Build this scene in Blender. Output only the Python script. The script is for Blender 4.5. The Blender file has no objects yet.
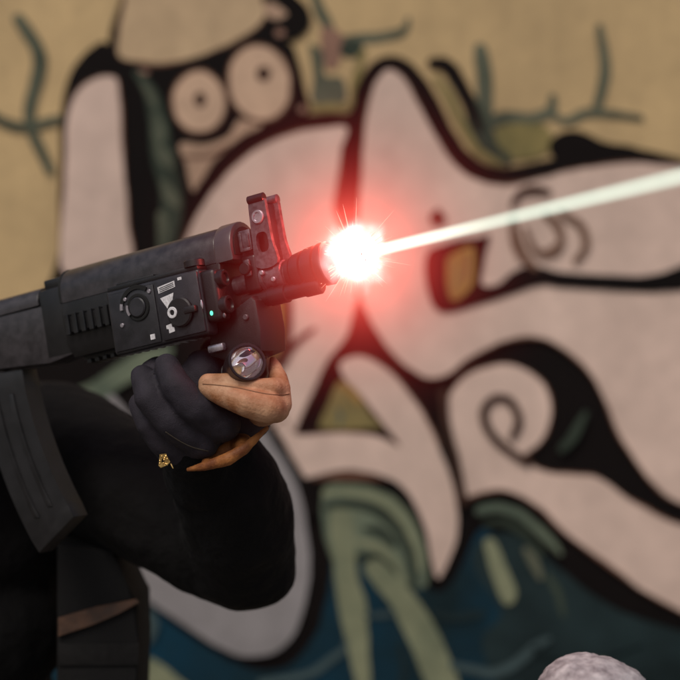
import bpy, bmesh, math, random
from mathutils import Vector, Matrix
from mathutils.bvhtree import BVHTree
from mathutils import noise as mnoise
from mathutils.geometry import tessellate_polygon
R = math.radians
random.seed(7)
scene = bpy.context.scene
COL = scene.collection

# ------------------------------------------------------------------ camera
CZ = 1.55                      # camera height
LENS = 85.0
K = 36.0 / LENS / 680.0        # metres per photo pixel at one metre
cam_d = bpy.data.cameras.new('camera'); cam = bpy.data.objects.new('camera', cam_d); COL.objects.link(cam)
cam.location = (0, 0, CZ); cam.rotation_euler = (R(90), 0, 0)
cam_d.lens = LENS; cam_d.sensor_width = 36; cam_d.clip_start = 0.05; cam_d.clip_end = 500
cam_d.dof.use_dof = True; cam_d.dof.focus_distance = 1.585; cam_d.dof.aperture_fstop = 2.8
scene.camera = cam

# ------------------------------------------------------------------ sky, sun, exposure
SUN_EL, SUN_AZ = R(52), R(205)          # azimuth clockwise from +Y (north)
world = bpy.data.worlds.new('World'); scene.world = world; world.use_nodes = True
wn = world.node_tree.nodes; bgn = wn['Background']
sky = wn.new('ShaderNodeTexSky'); sky.sky_type = 'NISHITA'; sky.sun_disc = False
sky.sun_elevation = SUN_EL; sky.sun_rotation = SUN_AZ; sky.dust_density = 4.0; sky.ozone_density = 1.0; sky.air_density = 1.2
world.node_tree.links.new(sky.outputs[0], bgn.inputs[0]); bgn.inputs[1].default_value = 0.06
sun_d = bpy.data.lights.new('sun', 'SUN'); sun = bpy.data.objects.new('sun', sun_d); COL.objects.link(sun)
sun_d.energy = 1.1; sun_d.angle = R(28); sun_d.color = (1.0, 0.93, 0.84)
sd = Vector((math.sin(SUN_AZ) * math.cos(SUN_EL), math.cos(SUN_AZ) * math.cos(SUN_EL), math.sin(SUN_EL)))
sun.rotation_euler = sd.to_track_quat('Z', 'Y').to_euler()
sun.location = (-2, -3, 6)
scene.view_settings.view_transform = 'Standard'; scene.view_settings.look = 'None'
scene.view_settings.gamma = 1.0; scene.view_settings.exposure = 0.5
scene.cycles.volume_step_rate = 0.45; scene.cycles.volume_max_steps = 512
scene.cycles.max_bounces = 8; scene.cycles.use_denoising = True

# ------------------------------------------------------------------ helpers
def at(px, py, Y):
    """a point of the place seen at photo pixel (px, py), Y metres in front of the camera"""
    return Vector(((px - 340) * K * Y, Y, CZ + (340 - py) * K * Y))

def lin(r, g, b):
    f = lambda c: (c / 255 / 12.92) if c / 255 <= .04045 else ((c / 255 + .055) / 1.055) ** 2.4
    return (f(r), f(g), f(b), 1)

def mat(name, col, rough=.6, metal=0.0, spec=.5, var=.0, scale=8.0, bump=0.0, bscale=200., col2=None, detail=4.0, coat=0.0):
    m = bpy.data.materials.new(name); m.use_nodes = True
    nt = m.node_tree; b = nt.nodes['Principled BSDF']
    col = tuple(col)[:3] + (1,)
    b.inputs['Base Color'].default_value = col
    b.inputs['Roughness'].default_value = rough; b.inputs['Metallic'].default_value = metal
    b.inputs['Specular IOR Level'].default_value = spec; b.inputs['Coat Weight'].default_value = coat
    tc = nt.nodes.new('ShaderNodeTexCoord')
    if var > 0 or col2:
        n = nt.nodes.new('ShaderNodeTexNoise'); n.inputs['Scale'].default_value = scale; n.inputs['Detail'].default_value = detail
        n.inputs['Roughness'].default_value = .6
        nt.links.new(tc.outputs['Object'], n.inputs['Vector'])
        r = nt.nodes.new('ShaderNodeValToRGB')
        r.color_ramp.elements[0].position = .36; r.color_ramp.elements[1].position = .66
        if col2:
            r.color_ramp.elements[0].color = tuple(col2)[:3] + (1,); r.color_ramp.elements[1].color = col
        else:
            r.color_ramp.elements[0].color = tuple(c * (1 - var) for c in col[:3]) + (1,)
            r.color_ramp.elements[1].color = tuple(min(1, c * (1 + var)) for c in col[:3]) + (1,)
        nt.links.new(n.outputs['Fac'], r.inputs['Fac']); nt.links.new(r.outputs['Color'], b.inputs['Base Color'])
        mr = nt.nodes.new('ShaderNodeMapRange')
        mr.inputs['To Min'].default_value = max(.05, rough - .1); mr.inputs['To Max'].default_value = min(1, rough + .1)
        nt.links.new(n.outputs['Fac'], mr.inputs['Value']); nt.links.new(mr.outputs['Result'], b.inputs['Roughness'])
    if bump > 0:
        n2 = nt.nodes.new('ShaderNodeTexNoise'); n2.inputs['Scale'].default_value = bscale; n2.inputs['Detail'].default_value = 5
        nt.links.new(tc.outputs['Object'], n2.inputs['Vector'])
        bp = nt.nodes.new('ShaderNodeBump'); bp.inputs['Strength'].default_value = bump; bp.inputs['Distance'].default_value = .002
        nt.links.new(n2.outputs['Fac'], bp.inputs['Height']); nt.links.new(bp.outputs['Normal'], b.inputs['Normal'])
    return m

def emit(name, col, strength):
    m = bpy.data.materials.new(name); m.use_nodes = True
    nt = m.node_tree; nt.nodes.remove(nt.nodes['Principled BSDF'])
    e = nt.nodes.new('ShaderNodeEmission'); e.inputs[0].default_value = tuple(col)[:3] + (1,); e.inputs[1].default_value = strength
    nt.links.new(e.outputs[0], nt.nodes['Material Output'].inputs['Surface'])
    return m

def obj(name, bm, m, parent=None, smooth=35):
    me = bpy.data.meshes.new(name)
    if isinstance(bm, bpy.types.Mesh): me = bm
    else:
        bmesh.ops.recalc_face_normals(bm, faces=bm.faces[:]); bm.to_mesh(me); bm.free()
    if smooth:
        for p in me.polygons: p.use_smooth = True
        me.set_sharp_from_angle(angle=R(smooth))
    me.materials.clear(); me.materials.append(m)
    o = bpy.data.objects.new(name, me); COL.objects.link(o)
    if parent: o.parent = parent
    return o

def thing(name, label, cat, M=None, group=None):
    o = bpy.data.objects.new(name, None); COL.objects.link(o); o.empty_display_size = .05
    if M is not None: o.matrix_world = M
    o['label'] = label; o['category'] = cat
    if group: o['group'] = group
    return o

def tag(o, label, cat, group=None):
    o['label'] = label; o['category'] = cat
    if group: o['group'] = group
    return o

def B(): return bmesh.new()

def box(bm, x0, x1, y0, y1, z0, z1, bev=.001, seg=2, tilt=None):
    r = bmesh.ops.create_cube(bm, size=1); vs = r['verts']
    for v in vs:
        v.co = Vector(((x0 + x1) / 2 + v.co.x * (x1 - x0), (y0 + y1) / 2 + v.co.y * (y1 - y0), (z0 + z1) / 2 + v.co.z * (z1 - z0)))
    if bev:
        es = list({e for v in vs for e in v.link_edges})
        bmesh.ops.bevel(bm, geom=es, offset=bev, segments=seg, profile=.5, affect='EDGES')
    return bm

def lathe(bm, a, d, prof, n=32, caps=True):
    """profile [(distance along d, radius)] turned round the axis through a"""
    a = Vector(a); d = Vector(d).normalized()
    s = d.orthogonal().normalized(); t = d.cross(s)
    rings = []
    for (h, r) in prof:
        rings.append([bm.verts.new(a + d * h + (s * math.cos(2 * math.pi * i / n) + t * math.sin(2 * math.pi * i / n)) * max(r, 1e-5)) for i in range(n)])
    for k in range(len(rings) - 1):
        for i in range(n):
            bm.faces.new((rings[k][i], rings[k][(i + 1) % n], rings[k + 1][(i + 1) % n], rings[k + 1][i]))
    if caps:
        bm.faces.new(rings[0][::-1]); bm.faces.new(rings[-1])
    return bm

def cyl(bm, a, b, r, n=24, ch=.0008):
    a = Vector(a); b = Vector(b); L = (b - a).length; ch = min(ch, r * .4, L * .3)
    return lathe(bm, a, b - a, [(0, r - ch), (ch, r), (L - ch, r), (L, r - ch)], n)

def prism(bm, pts, axis, lo, hi, bev=.0):
    """polygon pts extruded along an axis ('x': pts are (y,z), 'y': pts are (x,z), 'z': pts are (x,y))"""
    def mk(p, h):
        return {'x': (h, p[0], p[1]), 'y': (p[0], h, p[1]), 'z': (p[0], p[1], h)}[axis]
    A = [bm.verts.new(mk(p, lo)) for p in pts]; C = [bm.verts.new(mk(p, hi)) for p in pts]
    n = len(pts)
    f1 = bm.faces.new(A); f2 = bm.faces.new(C[::-1])
    for i in range(n): bm.faces.new((A[i], C[i], C[(i + 1) % n], A[(i + 1) % n]))
    if bev:
        es = list(set(f1.edges) | set(f2.edges))
        bmesh.ops.bevel(bm, geom=es, offset=bev, segments=2, profile=.5, affect='EDGES')
    return bm

def capsule(bm, a, b, ra, rb, n=20):
    a = Vector(a); b = Vector(b); d = b - a; L = d.length
    if L < 1e-6: d = Vector((0, 0, 1)); L = 1e-6
    prof = []
    for i in range(7):
        t = -math.pi / 2 + i * math.pi / 12
        prof.append((ra * math.sin(t), ra * math.cos(t)))
    for i in range(7):
        t = i * math.pi / 12
        prof.append((L + rb * math.sin(t), rb * math.cos(t)))
    return lathe(bm, a, d, prof, n)

def chain(bm, pts):
    for (a, ra), (b, rb) in zip(pts, pts[1:]): capsule(bm, a, b, ra, rb)

def ellipsoid(bm, c, r, rot=None):
    M = Matrix.Translation(Vector(c)) @ (rot.to_matrix().to_4x4() if rot else Matrix()) @ Matrix.Diagonal((*r, 1))
    bmesh.ops.create_icosphere(bm, subdivisions=4, radius=1, matrix=M)

def fuse(bm, voxel, smooth=4, disp=None):
    """weld overlapping volumes into one continuous surface"""
    me = bpy.data.meshes.new('fuse'); bmesh.ops.recalc_face_normals(bm, faces=bm.faces[:]); bm.to_mesh(me); bm.free()
    o = bpy.data.objects.new('fuse', me); COL.objects.link(o)
    md = o.modifiers.new('r', 'REMESH'); md.mode = 'VOXEL'; md.voxel_size = voxel; md.use_smooth_shade = True
    if smooth:
        s = o.modifiers.new('s', 'SMOOTH'); s.iterations = smooth; s.factor = .5
    if disp:
        for k, (size, st) in enumerate(disp):
            tx = bpy.data.textures.new('folds%d' % k, 'CLOUDS'); tx.noise_scale = size; tx.noise_depth = 2
            d = o.modifiers.new('d', 'DISPLACE'); d.texture = tx; d.strength = st; d.mid_level = .5; d.texture_coords = 'LOCAL'
    dg = bpy.context.evaluated_depsgraph_get(); ev = o.evaluated_get(dg)
    out = bpy.data.meshes.new_from_object(ev)
    bpy.data.objects.remove(o); bpy.data.meshes.remove(me)
    return out

# ------------------------------------------------------------------ ground
M_ground = mat('earth', (.16, .14, .12), .95, var=.3, scale=3, bump=.4, bscale=60)
bm = B()
for x0, x1, y0, y1 in ((-60, 60, -60, 60),):
    vs = [bm.verts.new(p) for p in ((x0, y0, 0), (x1, y0, 0), (x1, y1, 0), (x0, y1, 0))]; bm.faces.new(vs)
g = obj('ground', bm, M_ground, smooth=0); g['kind'] = 'structure'

# ------------------------------------------------------------------ wall and its paint
WY = 2.9                       # distance of the painted face
M_plaster = mat('tan_plaster', (.455, .325, .165), .9, var=.12, scale=2.2, bump=.35, bscale=90)
wall = thing('graffiti_wall', 'tan plaster wall covered in pale letters with thick black outlines', 'wall', Matrix.Translation((0, WY, 0)))
bm = B(); box(bm, -3.2, 3.2, 0, .22, -.02, 2.9, .006)
plaster = obj('plaster', bm, M_plaster, wall); wall['kind'] = 'thing'
bm = B(); box(bm, -3.26, 3.26, -.04, .26, 2.9, 2.98, .01)
obj('coping', bm, mat('coping_concrete', (.3, .28, .26), .9, var=.15, scale=6, bump=.4), wall)

def patchy(m, amt, streak):
    """uneven coats: broad patches and fine vertical run marks, in the paint itself"""
    nt = m.node_tree; b = nt.nodes['Principled BSDF']; L = nt.links
    src = b.inputs['Base Color'].links[0].from_socket
    tc = nt.nodes.new('ShaderNodeTexCoord')
    fac = None
    for sc, mp, a in ((7.0, (1, 1, 1), amt), (22.0, (1, 1, .12), streak), (38.0, (1, 1, 1), amt * .8)):
        mpn = nt.nodes.new('ShaderNodeMapping'); mpn.inputs['Scale'].default_value = mp; L.new(tc.outputs['Object'], mpn.inputs['Vector'])
        n = nt.nodes.new('ShaderNodeTexNoise'); n.inputs['Scale'].default_value = sc; n.inputs['Detail'].default_value = 4; L.new(mpn.outputs[0], n.inputs['Vector'])
        r = nt.nodes.new('ShaderNodeMapRange'); r.inputs['From Min'].default_value = .3; r.inputs['From Max'].default_value = .7
        r.inputs['To Min'].default_value = 1 - a; r.inputs['To Max'].default_value = 1 + a; L.new(n.outputs['Fac'], r.inputs['Value'])
        if fac is None: fac = r.outputs[0]
        else:
            mu = nt.nodes.new('ShaderNodeMath'); mu.operation = 'MULTIPLY'; L.new(fac, mu.inputs[0]); L.new(r.outputs[0], mu.inputs[1]); fac = mu.outputs[0]
    vm = nt.nodes.new('ShaderNodeVectorMath'); vm.operation = 'SCALE'; L.new(src, vm.inputs[0]); L.new(fac, vm.inputs['Scale']); L.new(vm.outputs[0], b.inputs['Base Color'])
    return m

def paint_mat(name, c, c2=None, var=.10, scale=3.0):
    return patchy(mat(name, c, .78, var=var, scale=scale, bump=.35, bscale=70, col2=c2, spec=.12), .085, .05)
PM = {
    'black': paint_mat('black_spray', (.0050, .0032, .0030), var=.25),
    'fringe': paint_mat('brown_lens_fringe', (.13, .062, .040), var=.25, scale=9),  # brown rim colour standing for the lens's chromatic fringe
    'brown': paint_mat('brown_spray', (.052, .026, .018), var=.2),
    'sketch': paint_mat('sketch_brown', (.155, .088, .060), var=.15),
    'letter': paint_mat('letter_beige', (.60, .455, .385), var=.055, scale=1.6),
    'letter_dim': paint_mat('letter_grey_dim', (.25, .236, .24), var=.06, scale=1.6),  # letter paint in a dimmer grey, the vignette put into its colour
    'hat': paint_mat('hat_tan', (.50, .365, .225), var=.06, scale=2),
    'eye': paint_mat('eye_beige', (.54, .375, .265), var=.06),
    'skin': paint_mat('face_pink', (.40, .27, .19), var=.10),
    'blue': paint_mat('deep_blue', (.005, .034, .060), c2=(.007, .018, .022), scale=4.2),
    'teal': paint_mat('dull_teal', (.050, .078, .082), var=.2, scale=5),
    'dteal': paint_mat('dark_teal', (.013, .024, .026), var=.35, scale=5),
    'pgreen': paint_mat('pale_green', (.240, .254, .158), c2=(.155, .175, .112), scale=9),
    'mgreen': paint_mat('mid_green', (.150, .178, .122), c2=(.070, .095, .072), scale=10),
    'dgreen': paint_mat('dark_green', (.034, .046, .034), var=.3, scale=6),
    'smear': paint_mat('grey_green', (.125, .132, .092), c2=(.060, .070, .050), scale=8),
    'olive': paint_mat('olive', (.27, .215, .085), c2=(.155, .14, .060), scale=9),
    'yellow': paint_mat('ochre', (.33, .215, .06), c2=(.22, .14, .05), scale=7),
    'pinkdot': paint_mat('dull_pink', (.26, .15, .11), var=.2),
}
patchy(M_plaster, .085, .06)
layer = [0]
def wp(p):                       # photo pixel to wall metres (x, z)
    q = at(p[0], p[1], WY); return Vector((q.x, q.z))

def catmull(pts, closed, sub=6):
    n = len(pts); out = []
    rng = range(n if closed else n - 1)
    for i in rng:
        if closed: p0, p1, p2, p3 = pts[i - 1], pts[i], pts[(i + 1) % n], pts[(i + 2) % n]
        else: p0, p1, p2, p3 = pts[max(i - 1, 0)], pts[i], pts[i + 1], pts[min(i + 2, n - 1)]
        for k in range(sub):
            t = k / sub
            out.append(tuple(.5 * (2 * b + (c - a) * t + (2 * a - 5 * b + 4 * c - d) * t * t + (-a + 3 * b - 3 * c + d) * t ** 3) for a, b, c, d in zip(p0, p1, p2, p3)))
    if not closed: out.append(tuple(pts[-1]))
    return out

def sheet(name, loop, m):
    layer[0] += 1
    loop = [p + Vector((mnoise.noise(Vector((p.x * 9, p.y * 9, 3.1))), mnoise.noise(Vector((p.x * 9, p.y * 9, 8.7))))) * .0042
            + Vector((mnoise.noise(Vector((p.x * 38, p.y * 38, 1.1 + layer[0] * .3))), mnoise.noise(Vector((p.x * 38, p.y * 38, 5.2 + layer[0] * .3))))) * .0016 for p in loop]
    y = -.0004 - layer[0] * .00025
    bm = B(); vs = [bm.verts.new((p.x, y, p.y)) for p in loop]
    for t in tessellate_polygon([[Vector((p.x, p.y, 0)) for p in loop]]):
        try: bm.faces.new([vs[i] for i in t])
        except ValueError: pass
    for f in bm.faces: f.normal_update()
    for f in bm.faces:
        if f.normal.y > 0: f.normal_flip()
    me = bpy.data.meshes.new(name); bm.to_mesh(me); bm.free(); me.materials.append(m)
    o = bpy.data.objects.new(name, me); COL.objects.link(o); o.parent = wall
    return o

def area(name, pts, key, smooth=True):
    loop = catmull(pts, True) if smooth else pts
    if key in ('letter', 'hat'):                       # lens colour fringe painted as a brown rim round the fill
        n = len(loop); sg = 1 if sum(loop[i - 1][0] * loop[i][1] - loop[i][0] * loop[i - 1][1] for i in range(n)) > 0 else -1
        big = []
        for i, p in enumerate(loop):
            a, b = loop[i - 1], loop[(i + 1) % n]; dx, dy = b[0] - a[0], b[1] - a[1]; l = math.hypot(dx, dy) or 1
            e = sg * (2.0 + .9 * math.sin(p[0] * .07) * math.cos(p[1] * .05))
            big.append((p[0] + dy / l * e, p[1] - dx / l * e))
        sheet('edge_fringe', [wp(p) for p in big], PM['fringe'])
    return sheet(name, [wp(p) for p in loop], PM[key])

def stroke(name, pts, key, w=8):
    """pts (x, y[, width]) brushed as one rounded ribbon"""
    pts = [(p[0], p[1], p[2] if len(p) > 2 else w) for p in pts]
    c = catmull(pts, False, 8)
    L, Rr = [], []
    for i, p in enumerate(c):
        a = c[max(i - 1, 0)]; b = c[min(i + 1, len(c) - 1)]
        dx, dy = b[0] - a[0], b[1] - a[1]; l = math.hypot(dx, dy) or 1
        nx, ny = -dy / l, dx / l; h = max(p[2], .5) / 2
        L.append((p[0] + nx * h, p[1] + ny * h)); Rr.append((p[0] - nx * h, p[1] - ny * h))
    def cap(c0, frm, sgn):
        h = math.hypot(frm[0] - c0[0], frm[1] - c0[1]); a0 = math.atan2(frm[1] - c0[1], frm[0] - c0[0])
        return [(c0[0] + h * math.cos(a0 + sgn * math.pi * k / 6), c0[1] + h * math.sin(a0 + sgn * math.pi * k / 6)) for k in range(1, 6)]
    loop = L + cap(c[-1], L[-1], -1) + Rr[::-1] + cap(c[0], Rr[0], -1)
    return sheet(name, [wp(p) for p in loop], PM[key])

def dot(name, x, y, rx, ry, key, rot=0):
    pts = []
    for k in range(28):
        a = 2 * math.pi * k / 28; q = (rx * math.cos(a), ry * math.sin(a)); c, s = math.cos(R(rot)), math.sin(R(rot))
        pts.append((x + q[0] * c - q[1] * s, y + q[0] * s + q[1] * c))
    return sheet(name, [wp(p) for p in pts], PM[key])

# loose underpaint along the top
stroke('paint_smear', [(312, -20, 9), (318, 5, 11), (327, 24, 12), (334, 40, 8)], 'smear')
stroke('paint_smear', [(340, 41, 8), (362, 38, 11), (385, 36, 10), (403, 32, 9), (408, 20, 5)], 'smear')
area('paint_patch', [(322, 28), (338, 30), (345, 45), (338, 66), (328, 70), (322, 52)], 'pinkdot')
area('paint_patch', [(309, 46), (322, 52), (326, 76), (342, 78), (346, 100), (330, 106), (312, 102), (314, 74)], 'smear')
dot('paint_spot', 352, 48, 12, 9, 'dgreen', -20)
stroke('paint_line', [(364, 52, 6), (356, 78, 9), (353, 106, 8)], 'olive')
stroke('paint_line', [(306, 108, 6), (330, 108, 8), (352, 107, 6)], 'olive')
stroke('paint_smear', [(480, 50, 13), (485, 78, 17), (486, 108, 16), (480, 142, 20)], 'smear')
stroke('paint_smear', [(486, 128, 12), (503, 119, 13), (530, 118, 11), (550, 111, 11), (552, 97, 7)], 'smear')
stroke('paint_smear', [(548, 112, 7), (566, 120, 8), (590, 112, 9), (640, 118, 6)], 'smear')
stroke('paint_smear', [(600, 30, 8), (606, 70, 12), (598, 105, 10)], 'smear')
area('paint_patch', [(500, 128), (540, 124), (552, 140), (540, 156), (510, 160), (490, 155)], 'olive')
stroke('paint_smear', [(452, 78, 10), (468, 100, 16), (480, 128, 22), (492, 150, 18), (508, 160, 10)], 'dgreen')
stroke('hook_outline', [(433, 63, 11), (447, 66, 15), (460, 84, 14), (470, 106, 12), (480, 130, 8)], 'black')
stroke('paint_line', [(436, 78, 6), (448, 96, 9), (462, 126, 9), (478, 150, 8), (500, 163, 6)], 'olive')
area('paint_patch', [(548, 144), (560, 132), (580, 130), (605, 142), (640, 150), (640, 165), (600, 162), (556, 160)], 'black')
stroke('paint_smear', [(20, 20, 12), (40, 60, 14), (30, 120, 12), (50, 170, 10)], 'smear')
stroke('paint_smear', [(-20, 110, 8), (20, 128, 10), (60, 120, 8)], 'smear')

# black ground of the piece
area('black_fill', [(-170, 330), (-60, 318), (20, 330), (56, 262), (60, 180), (66, 90), (90, 50), (115, 62), (121, 250), (140, 262), (166, 255), (181, 216), (218, 157), (271, 122), (330, 114),
                    (350, 112), (356, 86), (371, 63), (388, 55), (410, 62), (430, 86), (452, 130), (472, 155), (505, 168), (567, 156), (640, 150), (720, 165), (900, 160),
                    (900, 900), (300, 900), (-170, 900)], 'black')
# cartoon hat, eyes and face
area('hat_outline', [(128, -40), (122, -5), (112, 30), (108, 66), (120, 76), (170, 80), (215, 68), (255, 52), (280, 44), (300, 38), (311, 24), (306, 6), (288, -12), (270, -40)], 'black')
area('face_outline', [(113, 70), (150, 72), (200, 64), (262, 42), (288, 44), (298, 62), (305, 90), (308, 112), (280, 128), (240, 152), (205, 190), (180, 225), (160, 258), (120, 258), (116, 140)], 'black')
area('hat', [(129, -40), (126, 0), (121, 30), (120, 56), (140, 61), (165, 62), (195, 57), (228, 45), (255, 28), (266, 14), (262, -5), (258, -40)], 'hat')
area('hat_curl', [(268, 3), (278, 6), (288, 16), (276, 20), (267, 15)], 'skin')
dot('paint_spot', 280, 34, 5, 4, 'pinkdot')
dot('edge_fringe', 199, 102, 29, 33, 'fringe', -4)  # rim round the eye painted to carry the lens colour fringe
dot('eye', 199, 102, 26.5, 30.5, 'eye', -4)
dot('pupil', 200, 99, 6.5, 7.5, 'brown')
dot('edge_fringe', 260, 84, 32, 40.5, 'fringe', -9)
dot('eye', 260, 84, 29.5, 38, 'eye', -9)
dot('pupil', 264, 75, 6.5, 8, 'brown')
area('face_paint', [(181, 144), (205, 145), (228, 138), (239, 122), (252, 124), (262, 127), (240, 140), (218, 158), (200, 182), (192, 190), (186, 165)], 'skin')
stroke('face_line', [(184, 158, 3), (208, 157, 5), (228, 148, 3)], 'sketch')
dot('paint_spot', 302, 110, 4, 4, 'pinkdot')
dot('paint_spot', 143, 72, 7, 3, 'pinkdot')
stroke('dark_green_band', [(138, 74, 8), (150, 92, 14), (158, 120, 18), (164, 160, 22), (172, 200, 22), (168, 240, 18)], 'dgreen')
for p in ([(143, 84, 6), (151, 96, 9), (155, 108, 5)], [(156, 118, 8), (160, 135, 14), (160, 142, 8)], [(160, 150, 9), (166, 158, 15), (172, 166, 7)],
          [(163, 182, 6), (170, 195, 12), (176, 204, 7)], [(162, 214, 8), (164, 230, 11), (163, 250, 8)]):
    stroke('green_dab', p, 'smear')
area('letter_fill', [(70, 120), (84, 86), (113, 78), (119, 96), (124, 160), (129, 225), (130, 262), (100, 270), (62, 268), (66, 190)], 'letter')
# letters
area('letter_fill', [(189, 234), (206, 200), (232, 171), (258, 151), (285, 138), (318, 130), (346, 128), (341, 150), (337, 180), (334, 212), (350, 250), (357, 285), (355, 305), (346, 336), (329, 360),
                     (314, 388), (302, 412), (294, 434), (284, 446), (270, 430), (284, 380), (262, 330), (220, 320), (170, 300)], 'letter')
area('letter_fill', [(342, 363), (358, 357), (376, 362), (397, 379), (418, 407), (437, 443), (451, 480), (457, 512), (453, 545), (439, 577), (431, 558), (424, 524), (408, 493), (384, 477), (350, 470),
                     (318, 475), (303, 477), (292, 462), (274, 436), (284, 420), (297, 434), (332, 433), (372, 435), (399, 447), (388, 430), (366, 401), (346, 379)], 'letter')
area('letter_fill', [(359, 232), (361, 190), (364, 140), (369, 102), (377, 80), (389, 70), (404, 80), (420, 110), (437, 143), (455, 166), (480, 182), (510, 187), (545, 179), (575, 171), (640, 165), (720, 180), (780, 260),
                     (760, 520), (690, 505), (650, 480), (622, 440), (604, 400), (588, 372), (568, 353), (545, 340), (522, 337), (495, 343), (468, 357), (446, 373), (428, 377), (411, 369), (392, 351), (374, 327), (362, 300), (358, 265)], 'letter')
area('letter_fill', [(447, 402), (455, 385), (470, 373), (490, 366), (511, 366), (531, 375), (545, 388), (551, 406), (548, 425), (538, 441), (521, 456), (535, 467), (552, 473), (574, 474), (598, 478), (630, 500), (680, 524),
                     (760, 545), (760, 640), (660, 600), (612, 566), (567, 533), (545, 512), (524, 497), (500, 489), (480, 490), (463, 493), (456, 465), (449, 432)], 'letter')
area('letter_fill', [(252, 420), (266, 428), (276, 446), (288, 464), (299, 490), (307, 522), (310, 560), (305, 600), (293, 634), (272, 651), (243, 655), (212, 642), (172, 616), (133, 590), (100, 566), (40, 530),
                     (60, 440), (95, 398), (113, 396), (135, 420), (190, 440)], 'letter_dim')
stroke('letter_outline', [(262, 420, 6), (276, 436, 9), (290, 460, 9), (304, 488, 11), (312, 510, 14)], 'black')
area('green_patch', [(60, 400), (90, 384), (118, 366), (140, 352), (170, 345), (172, 356), (150, 372), (125, 385), (100, 402)], 'mgreen')
area('yellow_patch', [(263, 296), (288, 288), (292, 330), (282, 362), (262, 362)], 'brown')
area('yellow_patch', [(270, 300), (281, 296), (283, 325), (279, 352), (270, 350)], 'yellow')
stroke('paint_line', [(280, 362, 14), (290, 349, 9), (302, 338, 6), (314, 329, 3)], 'brown')
area('yellow_patch', [(339, 382), (352, 386), (362, 399), (374, 418), (382, 427), (352, 429), (324, 428), (319, 424), (326, 408)], 'olive')
stroke('paint_line', [(340, 384, 5), (350, 390, 8), (360, 402, 6)], 'yellow')
stroke('paint_line', [(337, 408, 3), (341, 415, 5), (339, 424, 3)], 'mgreen')
# inner hole of the right letter
area('letter_hole', [(424, 268), (428, 252), (440, 246), (460, 240), (478, 238), (489, 236), (484, 260), (481, 284), (497, 283), (514, 271), (532, 266), (567, 274), (640, 276), (700, 262), (700, 285), (640, 292),
                     (567, 289), (540, 286), (510, 294), (480, 304), (456, 312), (440, 312), (429, 299)], 'black')
area('yellow_patch', [(446, 264), (456, 253), (473, 247), (474, 268), (470, 288), (457, 301), (448, 296)], 'yellow')
stroke('paint_line', [(452, 262, 5), (455, 276, 7), (453, 292, 4)], 'olive')
stroke('paint_line', [(466, 254, 3), (466, 272, 5), (463, 286, 3)], 'sketch')
area('paint_spot', [(430, 214), (438, 209), (446, 218), (441, 224), (431, 222)], 'brown')
stroke('swirl_line', [(511, 206, 5), (520, 195, 8), (534, 191, 9), (548, 194, 6)], 'brown')
stroke('swirl_line', [(511, 220, 7), (514, 238, 11), (522, 255, 10), (534, 268, 7)], 'sketch')
stroke('swirl_line', [(524, 228, 4), (529, 242, 6), (537, 252, 7)], 'sketch')
stroke('swirl_line', [(545, 216, 6), (556, 226, 9), (560, 242, 8), (552, 252, 11), (542, 254, 8), (535, 248, 4)], 'sketch')
stroke('swirl_line', [(560, 214, 6), (578, 226, 8), (584, 246, 8), (574, 262, 6)], 'sketch')
# spiral and separating lines
stroke('spiral_line', [(526, 461, 9), (508, 450, 8), (493, 436, 8), (484, 419, 8.5), (485, 406, 8), (495, 398, 8), (508, 401, 8), (516, 412, 9), (517, 424, 9), (511, 436, 7)], 'brown')
stroke('letter_outline', [(441, 392, 10), (447, 425, 8), (455, 458, 8), (462, 500, 9)], 'brown')
stroke('green_dab', [(560, 448, 8), (572, 436, 10), (584, 414, 6)], 'dgreen')
# lower part: blue ground, green drips
area('blue_fill', [(-170, 640), (60, 600), (120, 596), (147, 603), (180, 628), (225, 655), (258, 668), (290, 662), (316, 632), (328, 590), (334, 550), (360, 560), (400, 560), (434, 590), (452, 580), (466, 550), (480, 528),
                   (500, 540), (540, 590), (580, 620), (640, 650), (760, 680), (900, 690), (900, 900), (300, 900), (-170, 900)], 'blue')
area('dark_fill', [(470, 560), (485, 535), (520, 535), (560, 570), (620, 610), (720, 650), (720, 720), (540, 720), (500, 690), (480, 640), (500, 610)], 'dteal')
stroke('green_dab', [(545, 575, 5), (556, 592, 8), (562, 612, 5)], 'dgreen')
area('green_fill', [(323, 490), (350, 483), (378, 489), (402, 505), (419, 532), (427, 562), (426, 584), (408, 582), (384, 560), (356, 556), (330, 556)], 'mgreen')
stroke('green_band', [(326, 492, 8), (352, 491, 10), (380, 499, 10), (402, 520, 9), (416, 548, 7), (420, 568, 5)], 'pgreen')
stroke('dark_green_band', [(328, 505, 8), (352, 503, 9), (380, 512, 10), (400, 533, 10), (411, 562, 10), (413, 584, 8)], 'dgreen')
stroke('dark_green_band', [(364, 528, 5), (378, 530, 9), (392, 542, 8)], 'dgreen')
stroke('dark_green_band', [(352, 556, 6), (374, 556, 8), (392, 570, 8), (402, 588, 6)], 'dgreen')
stroke('green_dab', [(356, 540, 6), (376, 546, 10), (394, 560, 8), (404, 580, 6)], 'pgreen')
area('green_drip', [(330, 513), (342, 508), (352, 514), (354, 545), (356, 575), (366, 602), (369, 635), (370, 670), (372, 720), (360, 720), (355, 680), (346, 640), (339, 605), (333, 565)], 'pgreen')
area('green_drip', [(362, 566), (376, 558), (392, 570), (412, 590), (430, 616), (446, 650), (462, 690), (470, 720), (440, 720), (426, 682), (408, 640), (390, 604), (374, 584)], 'pgreen')
stroke('teal_line', [(262, 680, 8), (290, 675, 8), (315, 668, 8), (340, 650, 7), (346, 640, 4)], 'teal')
stroke('teal_line', [(366, 614, 4), (380, 613, 6), (394, 611, 4)], 'teal')
stroke('teal_line', [(398, 700, 7), (404, 670, 6), (400, 640, 4)], 'dteal')
stroke('teal_line', [(432, 610, 5), (452, 616, 8), (480, 612, 7)], 'dteal')
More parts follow.
